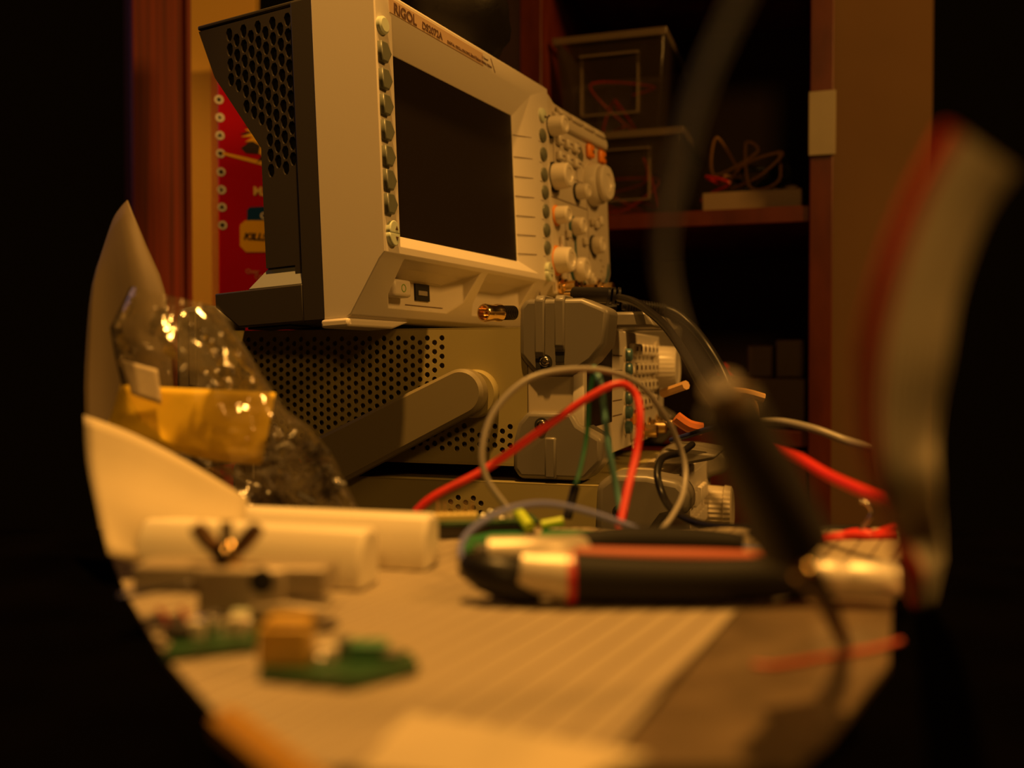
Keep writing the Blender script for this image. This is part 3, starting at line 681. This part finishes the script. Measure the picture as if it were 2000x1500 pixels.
w_ = thing('green_lead', 'dark green lead ending in a black sleeve beside the teal wire', 'wire', (0, 0, 0))
b = MB(1); b.tube([P(1162, 722, .40), P(1152, 770, .40), P(1146, 850, .40), P(1135, 910, .395), P(1122, 955, .39)], .001, 10); b.obj('wire', M['wire_green'], w_)
b = MB(1); b.tube([P(1124, 950, .39), P(1108, 1012, .385)], .0019, 12); b.obj('sleeve', M['black'], w_)
wire('jumper_wire', 'violet blue wire looping low over the green boards', [(925, 1110, .29), (900, 1085, .30), (908, 1050, .31), (940, 1020, .32), (1000, 992, .33), (1070, 984, .335), (1150, 1000, .34), (1250, 1034, .345), (1330, 1056, .345), (1430, 1068, .345), (1560, 1082, .34), (1680, 1096, .335), (1760, 1104, .33)], .0011, M['wire_blue'])
wire('test_lead', 'black lead curling in a loop in front of the lowest instrument', [(1352, 868, .54), (1330, 884, .52), (1305, 890, .505), (1290, 900, .49), (1284, 930, .48), (1298, 975, .47), (1325, 1005, .44), (1380, 1026, .42), (1470, 1033, .40), (1580, 1034, .385), (1700, 1036, .38)], .0019, M['black'], 'cable')
wire('test_lead', 'thick red lead sloping down toward the ribbon cable', [(1500, 868, .40), (1560, 895, .36), (1620, 930, .34), (1700, 966, .32), (1740, 985, .31), (1790, 1040, .31)], .0021, M['wire_red'], 'cable')
wire('thin_red_wire', 'thin red wire running behind the black clip boot', [(1480, 840, .44), (1515, 890, .43), (1535, 950, .42), (1560, 1000, .41), (1592, 1034, .39)], .0009, M['wire_red'])
wire('grey_lead', 'pale grey lead crossing from the black clip toward the right', [(1480, 822, .46), (1530, 824, .45), (1590, 838, .43), (1650, 860, .42), (1690, 873, .41), (1760, 900, .40), (1800, 960, .39), (1810, 1030, .385)], .0018, M['wire_grey'])
wire('blue_lead', 'short dark blue lead beside the middle instrument bumper', [(1310, 860, .56), (1345, 850, .55), (1385, 838, .54), (1420, 836, .53), (1450, 880, .53), (1465, 990, .52)], .0016, mat('navy_wire', (.015, .02, .12), .4))
def stick(name, label, a, c, r, m, cat):
    b = MB(1); b.tube([a, c], r, 8, 3); return tag(b.obj(name, m), label, cat)
tan = mat('tan_plastic', (.55, .33, .13), .45)
b = MB(1); b.tube([P(1295, 768, .66), P(1340, 752, .64)], .0032, 8, 3); tag(b.obj('ground_clip', tan), 'tan peg sticking out just under the middle instrument knob', 'clip')
b = MB(1); b.tube([P(1420, 765, .60), P(1455, 768, .60), P(1492, 778, .60)], .003, 8, 3); b.tube([P(1470, 775, .60), P(1476, 800, .60), P(1480, 850, .60)], .002, 8, 3); tag(b.obj('ground_clip', tan), 'tan hook-shaped peg right of the black clip boot', 'clip')
b = MB(1); b.tube([P(1320, 815, .60), P(1345, 832, .60), P(1372, 838, .60)], .004, 8, 3); tag(b.obj('ground_clip', mat('rust_plastic', (.5, .14, .03), .45)), 'rust coloured peg near the middle instrument sockets', 'clip')
b = MB(1)
for q in ([(1610, 1052, .36), (1660, 1044, .36), (1700, 1046, .36), (1745, 1030, .37)], [(1620, 1056, .36), (1670, 1040, .37), (1730, 1048, .365)], [(1605, 1056, .355), (1650, 1050, .36), (1745, 1046, .36)]): b.tube([P(*p) for p in q], .0016, 8)
tag(b.obj('red_wire_bundle', M['wire_red'], smooth=60), 'bundle of red wires on the desk left of the ribbon cable foot', 'wires', kind='stuff')
wire('clip_lead', 'thin bent wire rising over the red bundle', [(1680, 978, .36), (1695, 985, .36), (1702, 1005, .36), (1680, 1035, .36)], .0007, M['steel'])

# ------------------------------------------------------------------ small boards in the middle of the desk
def on(px, py, z=0): return G(px, py, z)
o = thing('circuit_board', 'small board with upright gold header pins behind the white bars', 'circuit board', tuple(on(905, 1048)), 8)
MB().box(-10, 26, -5, 10, 0, 5).obj('spacer', M['dark'], o, bevel=.5)
MB().box(-12, 28, -6, 12, 5, 6.4).obj('board', M['pcb'], o, bevel=.2)
for i in range(6):
    for j in range(2):
        MB().box(-10+i*2.54, -9.2+i*2.54, -2+j*2.54, -1.2+j*2.54, 6.4, 13.5 - (2 if i == 3 else 0)).obj('pin', M['gold'], o)
MB().box(-11, 5, -3, 2, 6.4, 9).obj('pin_header', mat('cream_header', (.75, .62, .25), .5), o, bevel=.3)
for i in range(7):
    x = 7 + random.random()*18; y = -4 + random.random()*12; MB().box(x-1.5, x+1.5, y-1.2, y+1.2, 6.4, 7.4+2.2*random.random()).obj('component', M['steel'] if i % 2 else M['knob'], o, bevel=.3)
def board(name, label, pts, z0, z1, m, comps=()):
    o = thing(name, label, 'circuit board', (0, 0, 0))
    pz = [G(px, py, z1) for px, py in pts]
    prism_obj('board', pz, z0, z1, m, o)
    for (px, py, w1, d1, h1, mm) in comps:
        g = G(px, py, z1); b = MB(1); b.box(g.x-w1/2, g.x+w1/2, g.y-d1/2, g.y+d1/2, z1, z1+h1); b.obj('component', mm, o, bevel=.3)
    return o
board('thin_circuit_board', 'thin green board under the violet wire, left of the lime pieces', [(905, 1075), (1020, 1052), (1028, 1036), (960, 1038), (905, 1050)], .0022, .0036, mat('bright_green_board', (.01, .15, .05), .35))
board('thin_circuit_board', 'thin green board under the lime pieces, in front of the desk edge', [(1050, 1052), (1190, 1052), (1200, 1036), (1060, 1034)], .0022, .0036, MATS['bright_green_board'])
b = MB(1); b.tube([P(1012, 1000, .36), P(1034, 1030, .352)], .0022, 10, 3); tag(b.obj('heatshrink_piece', M['lime']), 'lime green sleeve tilted steeply under the grey wire end', 'sleeve')
b = MB(1); b.tube([P(1058, 1026, .36), P(1100, 1018, .36)], .0018, 10, 3); tag(b.obj('heatshrink_piece', M['lime']), 'lime green sleeve lying nearly flat beside the black sleeve', 'sleeve')

# ------------------------------------------------------------------ white bars
def bar(label, g, length, yaw):
    b = MB(); b.prism([(0, 0), (14, 0), (14, 14), (11, 17), (4, 17), (0, 11)], 'x', -length, 0)
    o = b.obj('white_bar', M['white'], bevel=1.4, seg=3); o.matrix_world = Matrix.Translation(g) @ Matrix.Rotation(R(yaw), 4, 'Z')
    return tag(o, label, 'bar')
bar('cream white bar, the rear one of two, ending beside the pin header board', G(830, 1118), 92, -15)
bar('cream white bar, the front one of two, behind the clamp', G(704, 1157), 74, -15)

# ------------------------------------------------------------------ clamp with wing nut
o = thing('small_clamp', 'grey metal clamp with a brass wing nut and a round black knob', 'clamp', tuple(G(440, 1228)), -4)
oz = lambda py, d=.238: (.065 - (py-710)/1900*d)*1000
ox = lambda px, d=.238: ((px-440)/1900*d)*1000
cl = mat('clamp_grey', (.38, .32, .24), .4, metal=.2)
MB().box(ox(252), ox(640), 0, 12, oz(1163), oz(1108)).obj('bar', cl, o, bevel=.8)
MB().box(ox(385), ox(560), -1, 11, oz(1205), oz(1110)).obj('body', cl, o, bevel=1)
b = MB(); b.lathe([(3.0, 0), (3.0, 2), (2.4, 2.2)], (ox(516), .8, oz(1133)), (0, -1, 0), 28); b.obj('knob', M['matte'], o)
b = MB(); b.prism([(ox(490), oz(1180)), (ox(560), oz(1172)), (ox(652), oz(1182)), (ox(655), oz(1192)), (ox(560), oz(1212)), (ox(500), oz(1196))], 'y', -3, 9); b.obj('lower_jaw', cl, o, bevel=.8)
b = MB(); b.prism([(ox(240), oz(1158)), (ox(385), oz(1128)), (ox(385), oz(1138)), (ox(245), oz(1168))], 'y', -5, -1); b.obj('lever', M['steel'], o, bevel=.4)
b = MB(); b.lathe([(3.6, 0), (3.6, 2), (2.6, 5), (2, 6), (0, 6)], (ox(432), 4, oz(1108)), (0, 0, 1), 24); q = b.obj('wing_nut', M['gold'], o)
for s in (-1, 1):
    b = MB(); b.tube([(ox(432)+s*1.5, 4, oz(1092)), (ox(432)+s*5, 4, oz(1060)), (ox(432)+s*8, 4, oz(1033))], 1.7, 10, 4, rf=lambda t: .8+.5*math.sin(t*2.6)); b.obj('wing', mat('dark_brass', (.16, .09, .04), .3, metal=.8), q)
b = MB(); b.lathe([(1.6, 0), (1.6, 22)], (ox(432), 4, oz(1200)), (0, 0, 1), 12); b.obj('screw', M['steel'], o)
MB().box(ox(400), ox(480), 1, 9, 0, oz(1203)).obj('stand', cl, o, bevel=.5)

# ------------------------------------------------------------------ circuit boards in the foreground
o = board('circuit_board', 'green circuit board under the clamp, half in shadow', [(320, 1275), (500, 1255), (505, 1215), (350, 1225)], .0008, .0024, M['pcb'],
 ((350, 1248, .006, .004, .003, M['dark']), (385, 1244, .004, .004, .004, M['knob']), (455, 1238, .006, .004, .004, M['panel']), (482, 1232, .003, .003, .003, M['steel']), (470, 1225, .004, .003, .004, M['keyl'])))
g = G(418, 1238, .0024); b = MB(); b.lathe([(3.6, 0), (3.8, .5), (3.8, 4), (3.2, 4.6), (2.6, 4.6), (2.4, 4), (0, 4)], g*1000, (0, 0, 1), 28); b.obj('capacitor', M['steel'], o)
for j in range(2):
    b = MB(1); b.tube([G(330+40*j, 1235, .003), P(322+40*j, 1205, .225), P(310+44*j, 1190, .23)], .0006, 8); b.obj('loose_lead', mat('dark_red_wire', (.25, .03, .02), .4), o)
o = board('circuit_board', 'green circuit board carrying a yellow connector, nearest the camera', [(505, 1310), (690, 1328), (818, 1296), (800, 1272), (660, 1268), (520, 1275)], .0008, .0024, M['pcb'],
 ((640, 1288, .004, .003, .003, M['knob']), (670, 1280, .003, .003, .004, M['key']), (720, 1285, .008, .005, .0035, mat('dull_green_part', (.06, .20, .10), .4)), (765, 1288, .004, .004, .002, M['key']), (625, 1296, .003, .003, .002, M['steel'])))
g = G(560, 1292, .0024); b = MB(1); b.box(g.x-.0052, g.x+.0052, g.y-.004, g.y+.004, .0024, .0105); b.box(g.x-.0040, g.x+.0052, g.y-.003, g.y+.003, .0105, .0120)
b.obj('connector', mat('amber_connector', (.50, .31, .05), .5), o, bevel=.5, label='yellow connector block')
b = MB(1); g1 = G(440, 1412, .003); g2 = G(640, 1570, .003)
b.tube([g1, g1.lerp(g2, .15), g2], .003, 6, 4, rf=lambda t: min(1, .35+t*9))
tag(b.obj('pencil', mat('orange_lacquer', (.38, .20, .008), .6)), 'orange pencil end at the lower left corner of the ruled sheet', 'pencil')

# ------------------------------------------------------------------ pliers
o = thing('pliers', 'pliers with black and red grips lying on the ruled paper, jaws to the left', 'pliers', tuple(G(1100, 1180)), -2)
O = o.matrix_world.inverted()
def LP(px, py, d): return (O @ P(px, py, d))
grip = mat('black_rubber_grip', (.008, .007, .007), .6, spec=.25); gred = mat('red_rubber', (.45, .012, .01), .4); pink = mat('dusty_red_rubber', (.42, .10, .06), .5)
b = MB(1); b.tube([LP(1112, 1128, .262), LP(1200, 1132, .262), LP(1350, 1135, .262), LP(1480, 1130, .262), LP(1570, 1122, .264)], .0068, 20, 6, rf=lambda t: 1 - .22*t); b.obj('near_grip', grip, o)
b = MB(1); b.tube([LP(1106, 1128, .262), LP(1122, 1128, .262)], .0073, 20, 3); b.obj('red_collar', gred, o)
b = MB(1); b.tube([LP(1125, 1086, .266), LP(1250, 1089, .266), LP(1400, 1092, .266), LP(1530, 1098, .268)], .0026, 14, 5); b.obj('grip_inlay', pink, o)
b = MB(1); b.tube([LP(1120, 1064, .30), LP(1200, 1058, .305), LP(1330, 1058, .31), LP(1445, 1062, .312)], .0045, 16, 5, rf=lambda t: .6+.5*math.sin(t*2.6+.2)); b.obj('far_grip', grip, o)
b = MB(1); b.tube([LP(1015, 1112, .262), LP(1050, 1118, .262), LP(1085, 1122, .262), LP(1110, 1126, .262)], .0066, 16, 4, rf=lambda t: .8+.3*t); b.obj('joint', mat('worn_steel', (.55, .50, .42), .45, metal=.5), o)
b = MB(1); b.tube([LP(955, 1082, .274), LP(1060, 1080, .275), LP(1130, 1076, .285)], .0048, 14, 4); b.obj('far_shank', MATS['worn_steel'], o)
b = MB(1); b.tube([LP(905, 1092, .268), LP(925, 1108, .266), LP(965, 1122, .264), LP(1015, 1134, .264), LP(1050, 1142, .265)], .0058, 16, 5, rf=lambda t: .35+.75*math.sin(min(1, t*1.4)*1.5)); b.obj('jaw', M['black'], o)
b = MB(1); b.tube([LP(930, 1085, .28), LP(975, 1078, .282), LP(1030, 1078, .282)], .0032, 12, 4); b.obj('upper_jaw', M['dark'], o)
# aluminium tube
b = MB(); 
t0 = P(1590, 1126, .262); t1 = P(1752, 1134, .258); dd = t1-t0
b.lathe([(4.4, 0), (4.8, .5), (4.8, 8), (4.5, 8.4), (4.8, 8.8), (4.8, dd.length*1000-1), (4.2, dd.length*1000)], t0*1000, dd, 32)
ob = b.obj('metal_tube', mat('brushed_aluminium', (.75, .70, .62), .5, metal=.6))
tag(ob, 'short pale metal tube to the right of the pliers', 'tube')

# ------------------------------------------------------------------ black clip on its wire, close to the lens
o = thing('alligator_clip', 'black booted clip hanging from a thin blue-grey wire, nearest the camera', 'clip', tuple(P(1650, 1258, .2235)))
O = o.matrix_world.inverted()
b = MB(1); b.tube([LP(1500, -120, .115), LP(1440, 10, .118), LP(1370, 170, .122), LP(1325, 330, .127), LP(1296, 470, .132), LP(1310, 590, .14), LP(1350, 690, .15), LP(1420, 775, .165)], .00085, 10, 6); b.obj('wire', mat('blue_grey_wire', (.35, .38, .48), .4), o)
b = MB(1); b.tube([LP(1408, 752, .165), LP(1428, 800, .168)], .0042, 18, 3, rf=lambda t: .75+.3*t); b.obj('collar', mat('brown_collar', (.12, .085, .05), .5), o)
b = MB(1); b.tube([LP(1424, 792, .168), LP(1470, 890, .172), LP(1510, 970, .177), LP(1548, 1055, .182)], .0068, 20, 5, rf=lambda t: .80+.25*t); b.obj('boot', mat('black_boot', (.012, .010, .009), .6), o)
b = MB(1); b.tube([LP(1528, 1035, .181), LP(1552, 1072, .183)], .0048, 18, 3); b.obj('brass_collar', mat('dull_brass', (.30, .20, .06), .35, metal=.6), o)
b = MB(1); b.tube([LP(1550, 1060, .183), LP(1575, 1110, .187), LP(1610, 1170, .198), LP(1640, 1235, .214), LP(1652, 1256, .222)], .0030, 12, 4, rf=lambda t: 1.1-.75*t); b.obj('jaw', mat('dark_steel', (.06, .05, .04), .35, metal=.7), o)
b = MB(1); b.tube([LP(1470, 1030, .183), LP(1520, 1075, .185), LP(1575, 1110, .187)], .0030, 12, 4); b.obj('lever', M['black'], o)
b = MB(1); c0 = LP(1568, 1117, .183); q = MB(); q.lathe([(2.0, 0), (2.0, 1.2), (1.4, 1.8), (0, 2)], c0*1000, (0, -1, .2), 20); q.obj('pivot_screw', M['gold'], o)

# ------------------------------------------------------------------ ribbon cable at right
o = thing('ribbon_cable', 'flat grey ribbon cable with a red edge hanging at the right', 'ribbon cable', tuple(G(1790, 1195)))
O = o.matrix_world.inverted()
path = [((1850, 250, 0.123), (1980, 330, 0.135)), ((1775, 400, 0.124), (1915, 420, 0.138)), ((1716, 570, 0.126), (1862, 560, 0.143)), ((1684, 730, 0.131), (1838, 700, 0.148)), ((1690, 880, 0.143), (1818, 840, 0.160)), ((1735, 1020, 0.170), (1828, 980, 0.161)), ((1775, 1120, 0.182), (1825, 1090, 0.218)), ((1785, 1192, 0.253), (1825, 1180, 0.262))]
NC = 9
Ls = [LP(*a) for a, c in path]; Rs = [LP(*c) for a, c in path]
for k in range(NC):
    s = (k+.5)/NC; pts = [a.lerp(c, s) for a, c in zip(Ls, Rs)]; rr = [(c-a).length/NC/2*1.05 for a, c in zip(Ls, Rs)]
    if k == 0: b = MB(1)
    if k == 1: b = MB(1)
    rmean = .00045
    b.tube(pts, 1, 8, 8, rf=lambda t: rr[min(len(rr)-1, int(round(t*(len(rr)-1))))]*1.0 if 0 else (rr[int(t*(len(rr)-1))]*(1-(t*(len(rr)-1)) % 1) + rr[min(len(rr)-1, int(t*(len(rr)-1))+1)]*((t*(len(rr)-1)) % 1)))
    if k == 0: b.obj('red_conductor', mat('red_insulation', (.60, .05, .02), .4), o, label='red edge conductor', smooth=60)
    if k == NC-1: b.obj('grey_conductors', mat('grey_insulation', (.75, .68, .55), .85, spec=.1), o, smooth=60)

wire('fine_wire', 'fine red wire lying on the brownish sheet at lower right', [(1470, 1298, .208), (1520, 1300, .207), (1620, 1282, .213), (1700, 1268, .218), (1760, 1252, .222)], .0006, mat('dull_red_wire', (.5, .06, .03), .4))

# ------------------------------------------------------------------ left side: sheets and clear bag
def sheet(name, label, cat, rows, m, th=.0006, sub=3):
    # rows: list of rows of (px,py,d); smooth interpolated surface
    b = MB(1)
    def cr(a, b_, c, d, t): return .5*((2*b_) + (c-a)*t + (2*a-5*b_+4*c-d)*t*t + (3*b_-a-3*c+d)*t**3)
    def dense(ps, n):
        Q = [ps[0]]+ps+[ps[-1]]; out = []
        for i in range(1, len(Q)-2):
            for k in range(n): out.append(cr(*Q[i-1:i+3], k/n))
        return out+[ps[-1]]
    g = [dense([P(*p) for p in r], sub) for r in rows]
    cols = [dense([r[i] for r in g], sub) for i in range(len(g[0]))]
    vs = [[b.bm.verts.new(p) for p in c] for c in cols]
    for i in range(len(vs)-1):
        for j in range(len(vs[0])-1): b.bm.faces.new((vs[i][j], vs[i+1][j], vs[i+1][j+1], vs[i][j+1]))
    o = b.obj(name, m, smooth=80)
    s = o.modifiers.new('thickness', 'SOLIDIFY'); s.thickness = th
    if label: tag(o, label, cat)
    return o
sheet('cream_sheet', 'curled cream paper sheet rising at the left in front of the clear bag', 'paper',
 [[(165, 812, .33), (260, 848, .325), (370, 905, .32), (484, 976, .315)],
  [(170, 900, .32), (260, 930, .315), (370, 975, .312), (480, 1005, .31)],
  [(188, 990, .305), (270, 1020, .30), (380, 1040, .30), (470, 1040, .302)],
  [(210, 1085, .29), (280, 1100, .295), (380, 1090, .30), (460, 1072, .30)]], M['paper'])
sheet('white_sheet', 'upright pale sheet with a curved right edge behind the clear bag', 'paper',
 [[(205, 480, .47), (222, 430, .47), (238, 405, .47), (250, 392, .47)],
  [(180, 560, .46), (215, 520, .46), (260, 495, .455), (285, 480, .46)],
  [(168, 680, .45), (220, 640, .45), (280, 600, .445), (322, 570, .45)],
  [(165, 800, .44), (220, 800, .44), (290, 780, .435), (335, 700, .44)],
  [(180, 960, .43), (230, 960, .43), (300, 960, .43), (345, 900, .44)],
  [(200, 1100, .42), (240, 1100, .42), (310, 1100, .42), (360, 1050, .43)]], mat('shaded_white_sheet', (.115, .085, .05), .7))  # white sheet in shade: the shade is put into its dark tan colour
def pillow(name, L_, R_, d, depth, m, seed, n=26, rows=30, amp=.012, parent=None):
    b = MB(1)
    def interp(ps, t):
        x = t*(len(ps)-1); i = min(int(x), len(ps)-2); f = x-i; return [ps[i][k]*(1-f)+ps[i+1][k]*f for k in range(2)]
    for side in (-1, 1):
        vs = []
        for j in range(rows+1):
            a = interp(L_, j/rows); c = interp(R_, j/rows); row = []
            for i in range(n+1):
                u = i/n; px = a[0]*(1-u)+c[0]*u; py = a[1]*(1-u)+c[1]*u; e = math.sin(math.pi*u)**.6*math.sin(math.pi*min(1, (j/rows)*.9+.08))**.5
                q = Vector((px/110, py/110, seed+side*3)); nz = noise.noise(q) + .6*abs(noise.noise(q*2.6)) - .3 + .25*noise.noise(q*6)
                row.append(b.bm.verts.new(P(px, py, d + side*depth*e + amp*nz*e)))
            vs.append(row)
        for j in range(rows):
            for i in range(n): b.bm.faces.new((vs[j][i], vs[j][i+1], vs[j+1][i+1], vs[j+1][i]))
    bmesh.ops.remove_doubles(b.bm, verts=b.bm.verts, dist=1e-6)
    return b.obj(name, m, parent, smooth=80)
bagf = film('clear_bag_film', (.8, .66, .42), .06, .3, .12, .8, 45)
bg = pillow('clear_bag', [(255, 560), (215, 640), (225, 700), (240, 760), (270, 820), (360, 900), (470, 985)], [(425, 600), (470, 665), (520, 745), (560, 800), (610, 835), (655, 900), (704, 1000)], .375, .018, bagf, 2.3)
tag(bg, 'clear crinkled plastic bag holding yellow paper and black parts beside the perforated instrument', 'bag')
sheet('yellow_card', 'bright yellow paper inside the clear plastic bag', 'paper',
 [[(236, 752, .378), (340, 758, .376), (440, 762, .374), (538, 768, .372)],
  [(222, 800, .376), (330, 812, .374), (430, 818, .372), (528, 822, .370)],
  [(210, 836, .374), (320, 875, .372), (420, 900, .370), (512, 908, .368)]], M['yellow'])
sheet('white_tag', 'small pale square tag above the yellow paper in the clear bag', 'tag',
 [[(236, 702, .373), (272, 712, .373), (308, 722, .373)], [(246, 735, .372), (280, 745, .372), (312, 752, .372)], [(258, 770, .371), (285, 780, .371), (316, 790, .371)]], mat('tag_card', (.70, .60, .45), .7))
b = MB(1); rnd = random.Random(4)
for i in range(90):
    u = rnd.random(); v_ = rnd.random()**1.0
    y = 860 + 125*v_; x0_ = 530 - 40*v_; x1_ = 620 + 65*v_; x = x0_ + (x1_-x0_)*u
    c = P(x, y, .372 + rnd.uniform(-.008, .008)); d_ = Vector((rnd.uniform(-1, 1), rnd.uniform(-.6, .6), rnd.uniform(-1, 1))).normalized()
    b.tube([c - d_*.0035, c + d_*.0035], .0007 + .0005*rnd.random(), 6, 2)
for i in range(5): b.tube([P(540, 960+i*6, .372), P(490+i*3, 955+i*9, .368)], .0005, 6, 2)
tag(b.obj('component_pile', mat('dark_parts', (.035, .030, .028), .4)), 'heap of small black leaded parts in the bottom corner of the clear bag', 'components', kind='stuff')
